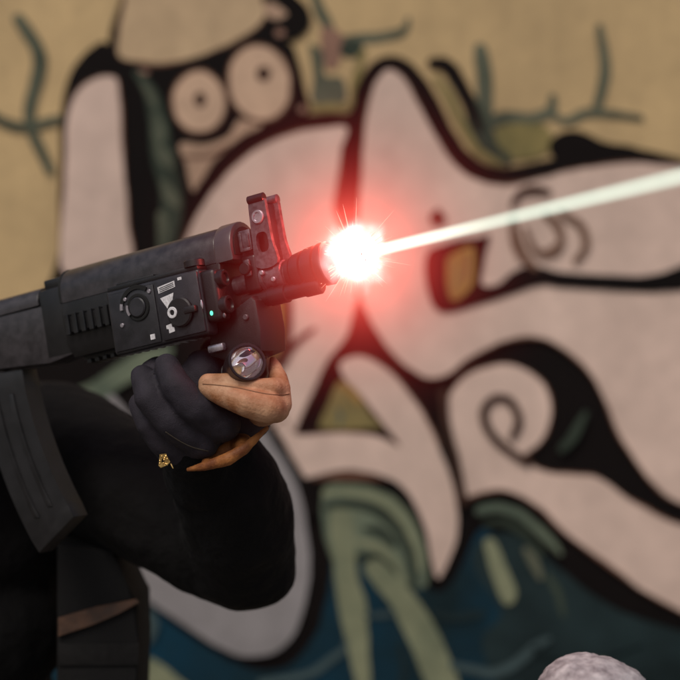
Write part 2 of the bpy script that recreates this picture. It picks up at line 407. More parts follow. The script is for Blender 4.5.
stroke('green_band', [(478, 509, 9), (496, 506, 10), (516, 512, 9), (534, 526, 9), (548, 540, 9), (558, 552, 5)], 'mgreen')
stroke('dark_green_band', [(484, 522, 6), (505, 522, 8), (524, 534, 8), (538, 552, 6)], 'dgreen')
area('green_drip', [(482, 540), (491, 537), (499, 550), (508, 572), (516, 592), (510, 603), (502, 600), (494, 582), (486, 560)], 'pgreen')
stroke('green_dab', [(523, 548, 6), (531, 560, 10), (538, 576, 6)], 'smear')
stroke('teal_line', [(452, 664, 7), (470, 668, 8), (492, 671, 9), (515, 660, 9), (534, 644, 9), (548, 636, 5)], 'teal')
stroke('teal_line', [(534, 646, 6), (552, 652, 8), (580, 656, 8), (640, 640, 5)], 'dteal')
stroke('teal_line', [(147, 606, 9), (152, 622, 14), (150, 636, 12)], 'teal')
area('green_drip', [(140, 690), (142, 668), (150, 656), (160, 660), (178, 674), (200, 695), (180, 720), (140, 720)], 'pgreen')
stroke('green_drip', [(20, 640, 12), (36, 670, 16), (60, 720, 18)], 'pgreen')
stroke('green_drip', [(600, 660, 8), (620, 690, 14), (650, 730, 18)], 'mgreen')

# ------------------------------------------------------------------ concrete post
M_post = mat('pale_concrete', (.50, .46, .47), .9, col2=(.20, .17, .18), scale=80, bump=.7, bscale=140, detail=6)
pt = at(592, 656, 1.5)
post = thing('concrete_post', 'weathered pale grey concrete post with rounded mottled top', 'post', Matrix.Translation((pt.x, pt.y, 0)))
bm = B()
lathe(bm, (0, 0, .03), (0, 0, 1), [(0, .072), (.02, .07), (pt.z - .16, .061), (pt.z - .09, .059), (pt.z - .06, .054), (pt.z - .042, .042), (pt.z - .033, .025), (pt.z - .03, .006)], 40)
obj('shaft', fuse(bm, .006, 3, [(.012, .006), (.05, .01)]), M_post, post, smooth=60)
bm = B(); box(bm, -.11, .11, -.11, .11, -.01, .05, .008); obj('footing', bm, M_post, post)

# ------------------------------------------------------------------ rifle (x = along the bore, y = its far side, z = up)
YAW, PIT = R(30), R(11)
U = Vector((math.cos(PIT) * math.cos(YAW), -math.cos(PIT) * math.sin(YAW), math.sin(PIT)))
LF = Vector((math.sin(YAW), math.cos(YAW), 0)); UP = U.cross(LF)
O = at(262, 280, 1.6)
GM = Matrix(((U.x, LF.x, UP.x, O.x), (U.y, LF.y, UP.y, O.y), (U.z, LF.z, UP.z, O.z), (0, 0, 0, 1)))
def gun(u, w, v): return GM @ Vector((u, -w, v))      # w: towards the near side

M_poly = mat('handguard_polymer', (.031, .027, .030), .34, var=.35, scale=90, bump=.12, bscale=900)
M_mod = mat('module_polymer', (.018, .0165, .020), .42, var=.35, scale=60, bump=.15, bscale=1200)
M_steel = mat('parkerised_steel', (.092, .078, .087), .38, metal=.3, var=.45, scale=140, bump=.1, bscale=800)
M_dark = mat('black_polymer', (.008, .0072, .008), .45, var=.3, scale=50, bump=.12, bscale=900)
M_blk = mat('black_metal', (.016, .015, .016), .35, metal=.3, var=.2, scale=50)
M_hole = mat('bore_black', (.003, .003, .003), .9)
M_white = mat('white_print', (.62, .60, .62), .6, var=.2, scale=400)
M_chrome = mat('reflector_chrome', (.85, .80, .82), .06, metal=1)
M_glass = mat('lens_glass', (1, 1, 1), .02); M_glass.node_tree.nodes['Principled BSDF'].inputs['Transmission Weight'].default_value = 1
M_bright = mat('bright_metal', (.50, .45, .50), .3, metal=.8, var=.2, scale=120)  # bright metal for small parts, and for glints modelled as pieces

rifle = thing('rifle', 'black rifle with side mounted laser module and flashlight firing a red flash', 'rifle', GM)
def rp(name, bm, m, parent=None, smooth=35): return obj(name, bm, m, parent or rifle, smooth)

# upper handguard: a long half round shell
def dsec(r, zc, h, top, n=14):
    pts = [(-r, zc - h)]
    for i in range(n + 1):
        a = math.pi - math.pi * i / n
        pts.append((r * math.cos(a), zc + (top - zc) * math.sin(a)))
    pts.append((r, zc - h))
    return pts
bm = B(); prism(bm, dsec(.0250, .036, .012, .0615), 'x', -.235, -.034, .0012); hg = rp('upper_handguard', bm, M_poly)
bm = B(); prism(bm, dsec(.0262, .036, .013, .0632), 'x', -.034, -.0135, .0014); rp('handguard_collar', bm, mat('collar_polymer', (.060, .052, .056), .30, var=.15, scale=50))
bm = B(); prism(bm, dsec(.0215, .036, .008, .0575), 'x', -.0137, -.0118, .0003); rp('collar_recess', bm, M_hole)
bm = B(); prism(bm, dsec(.0252, .036, .0122, .062), 'x', -.2375, -.2345, .0006); rp('retainer_seam', bm, M_hole)
# lower handguard
bm = B(); prism(bm, [(-.026, .0232), (-.0275, .01), (-.026, -.022), (-.018, -.034), (.018, -.034), (.026, -.022), (.0275, .01), (.026, .0232)], 'x', -.235, -.030, .0015)
lh = rp('lower_handguard', bm, M_dark)
bm = B()
for i in range(12): box(bm, -.228 + i * .0105, -.2225 + i * .0105, -.0345, -.0272, -.012, .010, .0006, 1)
box(bm, -.23, -.10, -.031, -.0268, -.0095, .0075, .0006, 1)
rp('side_rail', bm, M_blk)
bm = B()
for i in range(17): box(bm, -.225 + i * .0105, -.2195 + i * .0105, -.0105, .0105, -.0425, -.0375, .0006, 1)
box(bm, -.23, -.042, -.008, .008, -.0385, -.0335, .0006, 1)
rp('bottom_rail', bm, M_blk)

# gas tube and gas block in front of the handguard
bm = B(); cyl(bm, (-.03, 0, .0335), (.006, 0, .0335), .0105); rp('gas_tube', bm, M_steel)
bm = B()
box(bm, -.0105, .0030, -.0135, -.0085, .030, .051, .001); box(bm, -.0105, -.0070, -.0150, -.0085, .0300, .0485, .0008); box(bm, -.0015, .0015, -.0150, -.0085, .0335, .0470, .0008)
box(bm, -.0105, .0015, -.0148, -.0086, .0295, .0330, .0008)
rp('retainer_bracket', bm, M_steel)
bm = B(); box(bm, -.0125, .0055, -.0145, .0145, -.012, .0255, .0035, 3); cyl(bm, (-.006, -.0205, .012), (-.006, -.0140, .012), .0062); cyl(bm, (-.006, .0140, .012), (-.006, .018, .012), .0055)
rp('gas_block', bm, M_blk)
bm = B(); box(bm, -.0075, -.0005, -.0178, -.0146, .004, .021, .0012); rp('bracket_plate', bm, M_steel)

# front sight: base sleeve, two ear plates with openings, post between them
fs = rp('front_sight', lathe(B(), (.004, 0, .0), (1, 0, 0), [(0, .0125), (.001, .0140), (.0045, .0140), (.005, .0128), (.018, .0128), (.0185, .0143), (.0255, .0143), (.0265, .0130)], 32), M_steel)
def plate(bm, outline, holes, y0, y1):
    loops = [outline] + holes
    flat = [p for l in loops for p in l]
    tris = tessellate_polygon([[Vector((p[0], p[1], 0)) for p in l] for l in loops])
    A = [bm.verts.new((p[0], y0, p[1])) for p in flat]; C = [bm.verts.new((p[0], y1, p[1])) for p in flat]
    for t in tris:
        bm.faces.new([A[i] for i in t]); bm.faces.new([C[i] for i in t][::-1])
    k = 0
    for l in loops:
        n = len(l)
        for i in range(n): bm.faces.new((A[k + i], A[k + (i + 1) % n], C[k + (i + 1) % n], C[k + i]))
        k += n
def oval(cx, cz, rx, rz, n=20, p=1.0):
    out = []
    for i in range(n):
        a = 2 * math.pi * i / n
        out.append((cx + rx * math.copysign(abs(math.cos(a)) ** p, math.cos(a)), cz + rz * math.copysign(abs(math.sin(a)) ** p, math.sin(a))))
    return out
ear = catmull([(.0050, .0110), (.0046, .035), (.0056, .060), (.0066, .074), (.0090, .0795), (.0150, .0815), (.0220, .0800), (.0258, .0755), (.0262, .060), (.0268, .035), (.0290, .0110)], True, 4)
bm = B(); plate(bm, ear, [oval(.0160, .0345, .0070, .0102, 20, .7)], -.0135, -.0088)
e1 = rp('ear_plate', bm, M_steel, fs)
bm = B(); plate(bm, [(p[0] + .002, p[1]) for p in ear], [], .0075, .0125)
rp('ear_plate', bm, M_steel, fs)
bm = B(); lathe(bm, (.0158, -.0134, .0600), (0, -1, 0), [(0, .0070), (.0014, .0070), (.0022, .0062), (.0022, .0046), (.0008, .0040), (.0008, .0005)], 24); rp('sight_drum', bm, M_bright, fs)
bm = B(); box(bm, .0085, .0240, -.0087, .0074, .0130, .0260, .001); box(bm, .0092, .0225, -.0087, .0074, .046, .0560, .001); box(bm, .0150, .0235, -.0087, .0074, .0255, .0725, .001); box(bm, .0062, .0160, -.0030, .0060, .0200, .0480, .001); rp('sight_block', bm, M_dark, fs)
bm = B(); cyl(bm, (.0160, 0, .0555), (.0160, 0, .0745), .0022, 12); rp('sight_post', bm, M_blk, fs)
bm = B(); lathe(bm, (.0062, -.0112, .0785), (1, 0, 0), [(0, .0036), (.0006, .0046), (.0185, .0046), (.0192, .0036)], 16); rp('ear_rim', bm, M_blk, fs)
bm = B(); lathe(bm, (.0082, .0100, .0775), (1, 0, 0), [(0, .0036), (.0006, .0048), (.0190, .0048), (.0196, .0036)], 16); rp('ear_rim', bm, M_steel, fs)
bm = B(); cyl(bm, (.0105, -.0165, .0045), (.0105, -.0120, .0045), .0026, 12); cyl(bm, (.0225, -.0165, -.0045), (.0225, -.0120, -.0045), .0026, 12); rp('cross_pin', bm, M_bright, fs)

# barrel, muzzle brake and the rod under it
bm = B(); cyl(bm, (-.05, 0, 0), (.040, 0, 0), .0098); rp('barrel', bm, M_steel)
bm = B()
lathe(bm, (.033, 0, 0), (1, 0, 0), [(0, .0115), (.001, .0140), (.006, .0145), (.0066, .0132), (.0085, .0132), (.0092, .0168), (.020, .0185), (.0207, .0155), (.0235, .0155), (.0242, .0195),
      (.036, .0206), (.0366, .0175), (.039, .0175), (.0396, .0212), (.0465, .0215), (.0475, .0204), (.0475, .0100), (.030, .0090)], 36, caps=False)
mb = rp('muzzle_brake', bm, M_blk)
for k in range(6):
    a = R(60 * k + 25); y, z = math.cos(a), math.sin(a)
    bm = B(); cyl(bm, (.0595, y * .010, z * .010), (.0595, y * .0188, z * .0188), .0034, 12, .0002)
    rp('gas_port', bm, M_hole, mb)
bm = B(); lathe(bm, (-.02, -.005, -.0195), (1, 0, 0), [(0, .0085), (.030, .0085), (.031, .0095), (.050, .0095), (.051, .0078), (.070, .0078), (.072, .0090), (.088, .0090), (.090, .0072)], 18); rp('cleaning_rod', bm, M_blk)

# laser module on the near side
lm = rp('laser_module', box(B(), -.158, -.0405, -.0490, -.0290, -.0470, .0190, .0035, 3), M_mod)
bm = B(); box(bm, -.0930, -.0415, -.0515, -.0480, -.0440, .0165, .0014); rp('front_panel', bm, mat('panel_polymer', (.023, .021, .026), .40, var=.35, scale=60, bump=.12, bscale=1200), lm)
bm = B(); box(bm, -.1545, -.0965, -.0506, -.0480, -.0440, .0150, .0014); rp('rear_panel', bm, M_mod, lm)
bm = B(); box(bm, -.1565, -.0425, -.047, -.030, .0185, .0235, .0012); box(bm, -.148, -.100, -.042, -.030, .0232, .0262, .001); rp('top_cover', bm, M_dark, lm)
W = -.0507
def disc(bm, u, v, r, y0, y1, n=24, ch=.0005): cyl(bm, (u, y0, v), (u, y1, v), r, n, ch)
bm = B(); lathe(bm, (-.1180, W + .001, -.0045), (0, -1, 0), [(0, .0140), (.0020, .0140), (.0026, .0132), (.0026, .0108), (.0008, .0104)], 36, caps=False); kn = rp('battery_cap_rim', bm, M_hole, lm)
bm = B(); disc(bm, -.1180, -.0045, .0102, W + .001, W - .0034, 36, .0012); rp('battery_cap', bm, M_mod, lm)
def arc(bm, u, v, r, a0, a1, wd, y0, y1, n=14):
    pts = [(u + (r + wd) * math.cos(R(a0 + (a1 - a0) * i / n)), v + (r + wd) * math.sin(R(a0 + (a1 - a0) * i / n))) for i in range(n + 1)]
    pts += [(u + r * math.cos(R(a1 - (a1 - a0) * i / n)), v + r * math.sin(R(a1 - (a1 - a0) * i / n))) for i in range(n + 1)]
    plate(bm, pts, [], y0, y1)
bm = B(); arc(bm, -.1180, -.0045, .0185, 50, 165, .0042, W - .0012, W + .001); rp('cap_shroud', bm, M_hole, lm)
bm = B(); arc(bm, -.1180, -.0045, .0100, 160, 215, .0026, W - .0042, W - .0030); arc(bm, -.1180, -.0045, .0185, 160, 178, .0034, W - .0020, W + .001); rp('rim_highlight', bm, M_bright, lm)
for (u, v, r) in ((-.1325, .0065, .0020), (-.1015, .0085, .0021), (-.1410, -.0185, .0022)):
    bm = B(); disc(bm, u, v, r, W + .001, W - .0014, 12, .0003); rp('module_screw', bm, M_bright, lm)
bm = B(); box(bm, -.1085, -.1030, W - .0010, W + .001, -.0400, -.0345, .0003, 1); rp('white_mark', bm, M_white, lm)
W2 = -.0516
bm = B(); prism(bm, [(-.0905, .0100), (-.0900, .0035), (-.0690, .0062), (-.0690, .0125)], 'y', W2 - .0003, W2 + .0008); lb = rp('rating_label', bm, M_white, lm)
for k in range(3):
    bm = B(); prism(bm, [(-.0885, .0086 - k * .0017), (-.0885, .0080 - k * .0017), (-.0705, .0104 - k * .0017), (-.0705, .0110 - k * .0017)], 'y', W2 - .0006, W2 - .0001); rp('print_line', bm, M_mod, lm)
bm = B(); prism(bm, [(-.0890, -.0015), (-.0720, .0010), (-.0790, -.0185)], 'y', W2 - .0003, W2 + .0008); rp('warning_triangle', bm, M_white, lm)
bm = B(); box(bm, -.0650, -.0600, W2 - .0003, W2 + .0008, .0115, .0145, .0002, 1); rp('white_mark', bm, M_white, lm)
bm = B(); plate(bm, [(-.0870, -.0295), (-.0800, -.0285), (-.0800, -.0320), (-.0775, -.0330), (-.0775, -.0370), (-.0845, -.0378), (-.0845, -.0335), (-.0870, -.0330)], [], W2 - .0003, W2 + .0008); rp('white_mark', bm, M_white, lm)
bm = B(); disc(bm, -.0665, -.0200, .0150, W2 + .001, W2 - .0045, 36, .0015); sk = rp('selector_knob', bm, M_dark, lm)
bm = B(); lathe(bm, (-.0740, W2 - .0040, -.0190), (0, -1, 0), [(0, .0058), (.0012, .0058), (.0016, .0053), (.0016, .0030), (.0002, .0026)], 24, caps=False); rp('knob_screw', bm, M_white, lm)
bm = B(); box(bm, -.060, -.046, W2 - .006, W2 + .001, -.0235, -.0165, .0015); rp('selector_lever', bm, M_dark, lm)
# emitter turrets on the module's front
bm = B(); box(bm, -.0425, -.0240, -.0470, -.0270, -.0360, .0160, .0045, 3); rp('emitter_housing', bm, M_dark, lm)
for (v, r) in ((.0050, .0085), (-.0215, .0090)):
    bm = B(); lathe(bm, (-.0260, -.0375, v), (1, 0, 0), [(0, r), (.0075, r), (.0085, r - .001), (.0085, r - .003), (.006, r - .004), (.006, .0003)], 28, caps=False)
    rp('emitter_window', bm, M_blk, lm)
bm = B(); lathe(bm, (-.050, -.040, .0225), (0, 0, 1), [(0, .0105), (.006, .0105), (.0072, .0095)], 24); rp('windage_turret', bm, M_dark, lm)
bm = B(); ellipsoid(bm, (-.0340, -.0476, -.0275), (.0017, .0012, .0024)); rp('green_indicator', bm, emit('green_led', (.12, .85, .50), 1.3), lm)
bm = B(); ellipsoid(bm, (-.0430, -.0500, -.0170), (.0024, .0014, .0060)); rp('pale_spot', bm, M_bright, lm)  # pale upright spot at the module's front corner
bm = B(); ellipsoid(bm, (-.0205, -.0460, -.0325), (.0018, .0014, .0026)); rp('mount_bolt', bm, M_steel, lm)

# mount block and vertical foregrip
bm = B(); prism(bm, [(-.055, -.0385), (.000, -.0165), (.0050, -.022), (.0055, -.050), (.0020, -.072), (-.035, -.078), (-.060, -.066)], 'y', -.026, .022, .004)
mt = rp('mount_block', bm, M_dark)
bm = B(); cyl(bm, (-.0085, -.0290, -.0365), (-.0085, -.0255, -.0365), .0030, 12); rp('red_bolt', bm, M_steel, mt)
bm = B(); box(bm, -.0560, -.0370, -.0330, -.0255, -.0640, -.0560, .002); rp('mount_glint', bm, M_bright, mt)  # bright block on the mount standing for a glint
bm = B(); lathe(bm, (-.030, .002, -.060), (-.12, 0, -1), [(0, .019), (.010, .020), (.016, .0175), (.03, .019), (.036, .0172), (.05, .0185), (.056, .0168), (.064, .0172), (.068, .0165), (.070, .012)], 28); rp('foregrip', bm, M_dark)
# flashlight
fo = Vector((-.0065, -.0400, -.0810)); fd = Vector((.78, -.60, .12)).normalized()
bm = B(); lathe(bm, fo - fd * .075, fd, [(0, .012), (.001, .0135), (.030, .0135), (.0305, .0128), (.034, .0128), (.0345, .0140), (.045, .0145), (.050, .0172), (.060, .0178), (.0605, .0170), (.063, .0170), (.0635, .0190), (.0745, .0192), (.0755, .0184),
      (.0755, .0166), (.0700, .0164)], 40, caps=False)
fl = rp('flashlight', bm, M_blk)
bm = B(); lathe(bm, fo - fd * .0045, fd, [(-.022, .0020), (-.0205, .0060), (-.016, .0100), (-.010, .0132), (-.004, .0154), (0, .0163)], 40, caps=False); rp('reflector', bm, M_chrome, fl)
bm = B(); ellipsoid(bm, fo - fd * .0235, (.003, .003, .003)); rp('bulb', bm, mat('phosphor', (.7, .55, .2), .4), fl)
bm = B(); lathe(bm, fo - fd * .0040, fd, [(0, .0163), (.0012, .0163), (.0034, .0120), (.0043, .0060), (.0046, .0004)], 40); rp('lens', bm, M_glass, fl)

# rear of the rifle, beyond the visible part of the handguard
bm = B(); box(bm, -.272, -.236, -.017, .017, -.030, .045, .003); box(bm, -.268, -.240, -.010, .010, .044, .056, .002); rp('rear_sight', bm, M_blk)
bm = B(); prism(bm, [(-.500, -.012), (-.270, -.034), (-.237, -.030), (-.237, .028), (-.500, .032)], 'y', -.0165, .0165, .002); rc = rp('receiver', bm, M_poly)
bm = B(); cyl(bm, (-.38, -.0185, -.012), (-.38, -.016, -.012), .006, 16); rp('selector_pivot', bm, M_blk, rc)
bm = B(); prism(bm, dsec(.0175, .034, .004, .0500), 'x', -.498, -.273, .001); rp('dust_cover', bm, M_poly)
bm = B()
n = 14; front = []; back = []
for i in range(n + 1):
    t = i / n; a = R(-4 + 34 * t)
    cx, cz = -.345 + .045 * t * t, -.030 - .185 * t
    front.append((cx + .032 * math.cos(a), cz + .032 * math.sin(a))); back.append((cx - .032 * math.cos(a), cz - .032 * math.sin(a)))
prism(bm, front + back[::-1], 'y', -.0125, .0125, .002); mg = rp('magazine', bm, M_dark)
for k in (-.35, .35):
    bm = B(); pts = []
    for i in range(2, n - 1):
        t = i / n; a = R(-4 + 34 * t); cx, cz = -.345 + .045 * t * t, -.030 - .185 * t
        pts.append((cx + .032 * k * math.cos(a), cz + .032 * k * math.sin(a)))
    out = [(p[0] + .0035, p[1]) for p in pts] + [(p[0] - .0035, p[1]) for p in pts[::-1]]
    prism(bm, out, 'y', -.0142, -.012, .0006); rp('magazine_rib', bm, M_dark, mg)
bm = B(); prism(bm, catmull([(-.435, -.018), (-.420, -.050), (-.438, -.100), (-.452, -.122), (-.480, -.116), (-.474, -.080), (-.464, -.045), (-.470, -.016)], True, 4), 'y', -.015, .015, .004); rp('pistol_grip', bm, M_dark)
bm = B(); plate(bm, catmull([(-.345, -.028), (-.350, -.060), (-.370, -.068), (-.415, -.066), (-.428, -.030)], True, 4), [catmull([(-.352, -.030), (-.356, -.056), (-.372, -.063), (-.410, -.061), (-.420, -.032)], True, 4)], -.006, .006); rp('trigger_guard', bm, M_steel)
bm = B(); prism(bm, [(-.50, .028), (-.50, -.012), (-.56, -.030), (-.655, -.082), (-.665, -.080), (-.668, .020), (-.660, .026)], 'y', -.016, .016, .004); rp('stock', bm, M_dark)

# ------------------------------------------------------------------ person holding the rifle
M_cloth = mat('black_jacket', (.0046, .0042, .0045), .9, var=.25, scale=14, bump=.9, bscale=26, spec=.15)
M_cloth.node_tree.nodes['Bump'].inputs['Distance'].default_value = .012
M_cloth.node_tree.nodes['Principled BSDF'].inputs['Sheen Weight'].default_value = .012
M_glove = mat('black_glove_fabric', (.0230, .0190, .0265), .75, var=.25, scale=60, bump=.4, bscale=900, spec=.3)
M_lea = mat('tan_leather', (.52, .305, .185), .58, col2=(.27, .108, .044), scale=34, bump=.4, bscale=420, detail=6, spec=.3)
M_lea2 = mat('tan_leather_lit', (.40, .155, .042), .6, col2=(.16, .05, .016), scale=60, bump=.4, bscale=420, spec=.3)  # tan palm leather, the orange light on it put into the colour
person = thing('person', 'person in black jacket and gloves holding up the rifle with a bent arm', 'person', Matrix.Translation((-.52, 2.0, 0)))
def pp(name, me, m, parent=None, smooth=80):
    o = obj(name, me, m, None, smooth); o.parent = parent or person
    if parent is None or parent is person: o.matrix_parent_inverse = Matrix.Translation((-.52, 2.0, 0)).inverted()
    return o
# one continuous clothed figure
bm = B()
shL, shR = at(35, 447, 1.95) + Vector((.02, .02, 0)), Vector((-.68, 2.0, CZ - .13))
elb = at(240, 555, 1.80); wr = at(214, 462, 1.685)
chain(bm, [(shL, .082), (at(140, 497, 1.86), .073), (elb, .0645), (at(238, 520, 1.75), .064), (at(226, 486, 1.705), .058), (wr, .050)])
ellipsoid(bm, at(262, 572, 1.80), (.040, .045, .040))
chain(bm, [(shR, .085), (Vector((-.77, 1.80, 1.27)), .062), (Vector((-.73, 1.74, 1.25)), .058), (Vector((-.52, 1.79, 1.415)), .040)])
for z, rx, ry, cx, cy in ((1.42, .185, .105, -.50, 1.99), (1.32, .19, .125, -.50, 1.98), (1.20, .180, .125, -.505, 1.985), (1.08, .170, .12, -.515, 1.995), (.97, .178, .125, -.52, 2.0)):
    ellipsoid(bm, (cx, cy, z), (rx, ry, .11))
chain(bm, [(Vector((-.50, 2.0, 1.46)), .08), (Vector((-.53, 1.97, 1.57)), .062)])
chain(bm, [(Vector((-.43, 1.99, .93)), .10), (Vector((-.39, 1.93, .50)), .068), (Vector((-.40, 1.97, .10)), .05)])
chain(bm, [(Vector((-.61, 2.01, .93)), .10), (Vector((-.66, 2.01, .50)), .068), (Vector((-.70, 2.10, .10)), .05)])
ellipsoid(bm, (-.545, 1.95, 1.675), (.082, .098, .118)); ellipsoid(bm, (-.535, 1.872, 1.655), (.016, .026, .022)); ellipsoid(bm, (-.54, 1.90, 1.60), (.055, .06, .05))
body = pp('clothed_body', fuse(bm, .0085, 5, [(.07, .010), (.03, .003)]), M_cloth)
for nm, a, b in (('boot', (-.40, 1.98, .0), (-.37, 1.86, 0)), ('boot', (-.70, 2.11, 0), (-.66, 1.99, 0))):
    bm = B(); a = Vector(a); b = Vector(b)
    chain(bm, [(a + Vector((0, 0, .16)), .055), (a + Vector((0, 0, .055)), .05), (b + Vector((0, 0, .04)), .042)])
    me = fuse(bm, .008, 3)
    for v in me.vertices: v.co.z = max(v.co.z, .0)
    pp(nm, me, mat('boot_leather', (.012, .011, .010), .5, bump=.3))
# goggles over the covered face
bm = B(); chain(bm, [(Vector((-.60, 1.880, 1.69)), .028), (Vector((-.535, 1.862, 1.69)), .030), (Vector((-.475, 1.888, 1.69)), .028)]); pp('goggles', fuse(bm, .005, 3), M_blk)
# flank pouch and strap of the chest rig
M_rig = mat('black_webbing', (.0060, .0056, .0058), .85, var=.2, scale=30, bump=.4, bscale=300, spec=.25)
bm = B()
pa, pb = at(133, 586, 1.86), at(141, 612, 1.86)
bx1 = pb.x
prism(bm, [(at(60, 540, 1.86).x, at(60, 540, 1.86).z), (at(115, 547, 1.86).x, at(115, 547, 1.86).z), (at(123, 566, 1.86).x, at(123, 566, 1.86).z), (at(131, 584, 1.86).x, at(131, 584, 1.86).z), (at(140, 600, 1.86).x, at(140, 600, 1.86).z), (bx1, at(0, 640, 1.86).z),
           (bx1 - .004, at(0, 760, 1.86).z), (at(60, 760, 1.86).x, at(0, 770, 1.86).z)], 'y', 1.835, 1.96, .006)
pouch = pp('flank_pouch', bm, M_rig, smooth=40)
for k, py in enumerate((650, 690, 730)):
    z = at(0, py, 1.86).z; bm = B(); box(bm, at(62, 0, 1.86).x, bx1 + .001, 1.8318, 1.8370, z - .0125, z + .0125, .001)
    pp('webbing_band', bm, mat('webbing_%d' % k, (.009, .0085, .0085), .8, var=.3, scale=120, bump=.6, bscale=700, spec=.2), smooth=40)
bm = B(); prism(bm, [(at(58, 0, 1.83).x, at(0, 618, 1.83).z), (at(95, 606, 1.83).x, at(0, 607, 1.83).z), (at(136, 598, 1.83).x, at(0, 599, 1.83).z), (at(139, 605, 1.83).x, at(0, 603, 1.83).z), (at(120, 616, 1.83).x, at(0, 613, 1.83).z), (at(95, 626, 1.83).x, at(0, 624, 1.83).z), (at(58, 0, 1.83).x, at(0, 637, 1.83).z)], 'y', 1.829, 1.8345, .001)
st = pp('brown_strap', bm, mat('strap_brown', (.060, .027, .014), .6, var=.35, scale=60, bump=.4), smooth=40)

# left glove: fingers from below round the foregrip
bm = B()
A = at
chain(bm, [(A(244, 414, 1.640), .030), (A(222, 424, 1.645), .034), (A(200, 446, 1.66), .036), (A(206, 462, 1.68), .042)])
chain(bm, [(A(205, 372, 1.625), .024), (A(190, 405, 1.63), .030), (A(180, 436, 1.645), .028)])
chain(bm, [(A(167, 366, 1.592), .0130), (A(176, 386, 1.578), .0155), (A(196, 408, 1.580), .0165), (A(222, 424, 1.600), .019)])
chain(bm, [(A(143, 377, 1.605), .0130), (A(150, 397, 1.592), .0160), (A(170, 420, 1.592), .0165), (A(200, 440, 1.610), .020)])
chain(bm, [(A(142, 404, 1.622), .0135), (A(150, 424, 1.612), .0150), (A(166, 444, 1.618), .0155), (A(192, 456, 1.630), .020)])
chain(bm, [(A(160, 380, 1.635), .024), (A(160, 410, 1.640), .026), (A(178, 440, 1.650), .028)])
chain(bm, [(A(214, 350, 1.66), .014), (A(206, 372, 1.665), .017), (A(205, 410, 1.66), .022)])      # thumb on the far side
glove = pp('glove', fuse(bm, .0026, 3, [(.02, .0028)]), M_glove)
# leather covered index finger curled round the front of the grip
bm = B()
chain(bm, [(A(209, 387.5, 1.578), .0105), (A(226, 395, 1.566), .0125), (A(248, 403, 1.557), .0145), (A(268, 408, 1.558), .0155), (A(275, 408, 1.580), .0150)])
chain(bm, [(A(208, 383, 1.578), .0095), (A(230, 382, 1.570), .0088), (A(258, 386, 1.566), .0080), (A(272, 388, 1.568), .0105), (A(279, 389, 1.580), .0115), (A(278, 378, 1.594), .0095), (A(275.5, 367, 1.606), .0064), (A(273, 360, 1.615), .0038)])
chain(bm, [(A(274, 406, 1.590), .0155), (A(262, 408, 1.62), .019)])
chain(bm, [(A(279.5, 392, 1.580), .0112), (A(279, 404, 1.578), .0128)])
chain(bm, [(A(222, 390, 1.585), .0105), (A(270, 398, 1.578), .0150)])
lf = pp('leather_finger', fuse(bm, .0013, 3, [(.02, .0009)]), M_lea)
def on_surface(o, pts, r, name, m):
    """a thin line lying on the surface of o"""
    t = BVHTree.FromPolygons([v.co.copy() for v in o.data.vertices], [tuple(p.vertices) for p in o.data.polygons])
    out = []; eye = Vector((0, 0, CZ))
    for (x, y) in catmull(pts, False, 10):
        h = t.ray_cast(eye, (at(x, y, 1.6) - eye).normalized())
        if h[0] is not None and (not out or (h[0] - out[-1][0]).length < .012): out.append((h[0] + h[1] * r * .15, r))
    bm = B()
    for (a, ra), (b, rb) in zip(out, out[1:]): capsule(bm, a, b, ra, rb, 8)
    return pp(name, bm, m)
on_surface(lf, [(203, 384), (220, 385.5), (238, 388), (256, 392), (270, 394.5), (281, 395), (289, 394)], .0006, 'finger_crease_line', mat('crease_dark', (.17, .080, .040), .8))  # crease of the finger drawn as a dark line, its shade painted in
lf['label'] = 'tan leather index finger of the glove'
bm = B()
chain(bm, [(A(188, 469.5, 1.606), .0022), (A(206, 466, 1.596), .0048), (A(228, 459, 1.588), .0066), (A(244, 449, 1.588), .0056), (A(256, 438, 1.592), .0036), (A(267, 428, 1.600), .0022)])
chain(bm, [(A(206, 466, 1.596), .0048), (A(212, 458, 1.625), .010), (A(240, 442, 1.625), .012), (A(244, 449, 1.588), .0056)])
pl = pp('leather_palm_edge', fuse(bm, .0015, 2, [(.012, .0012)]), M_lea2)
pl['label'] = 'tan leather edge of the glove palm, coloured orange as lit'
on_surface(glove, [(166, 432), (178, 440), (192, 447), (208, 451)], .0007, 'glove_seam', mat('seam_thread', (.040, .030, .020), .8))
# gilt press stud at the cuff
M_gold = mat('gilt_metal', (.80, .52, .20), .28, metal=1, var=.3, scale=300)
bm = B(); c = A(164, 460.5, 1.600); nrm = Vector((-.15, -1, .25))
plate(bm, [(c.x - .0040, c.z + .0062), (c.x + .0022, c.z + .0070), (c.x + .0064, c.z - .0012), (c.x + .0040, c.z - .0042), (c.x - .0030, c.z - .0072), (c.x - .0052, c.z - .0050)],
      [[(c.x - .0012, c.z + .0030), (c.x - .0024, c.z - .0018), (c.x + .0012, c.z - .0010)]], c.y, c.y - .0022)
rs = random.Random(5)
for k in range(11): ellipsoid(bm, c + Vector((rs.uniform(-.004, .004), -.0022, rs.uniform(-.005, .005))), (.0010, .0009, .0012))
pp('cuff_buckle', bm, M_gold, smooth=30)
bm = B(); chain(bm, [(A(171, 464, 1.602), .0010), (A(173, 468, 1.601), .0007)]); pp('cuff_glint', bm, M_gold)  # tiny gilt rod standing for a second glint beside the buckle
bm = B(); chain(bm, [(A(196, 452, 1.64), .034), (A(206, 468, 1.675), .047)]); pp('glove_cuff', fuse(bm, .003, 2, [(.02, .003)]), M_cloth)
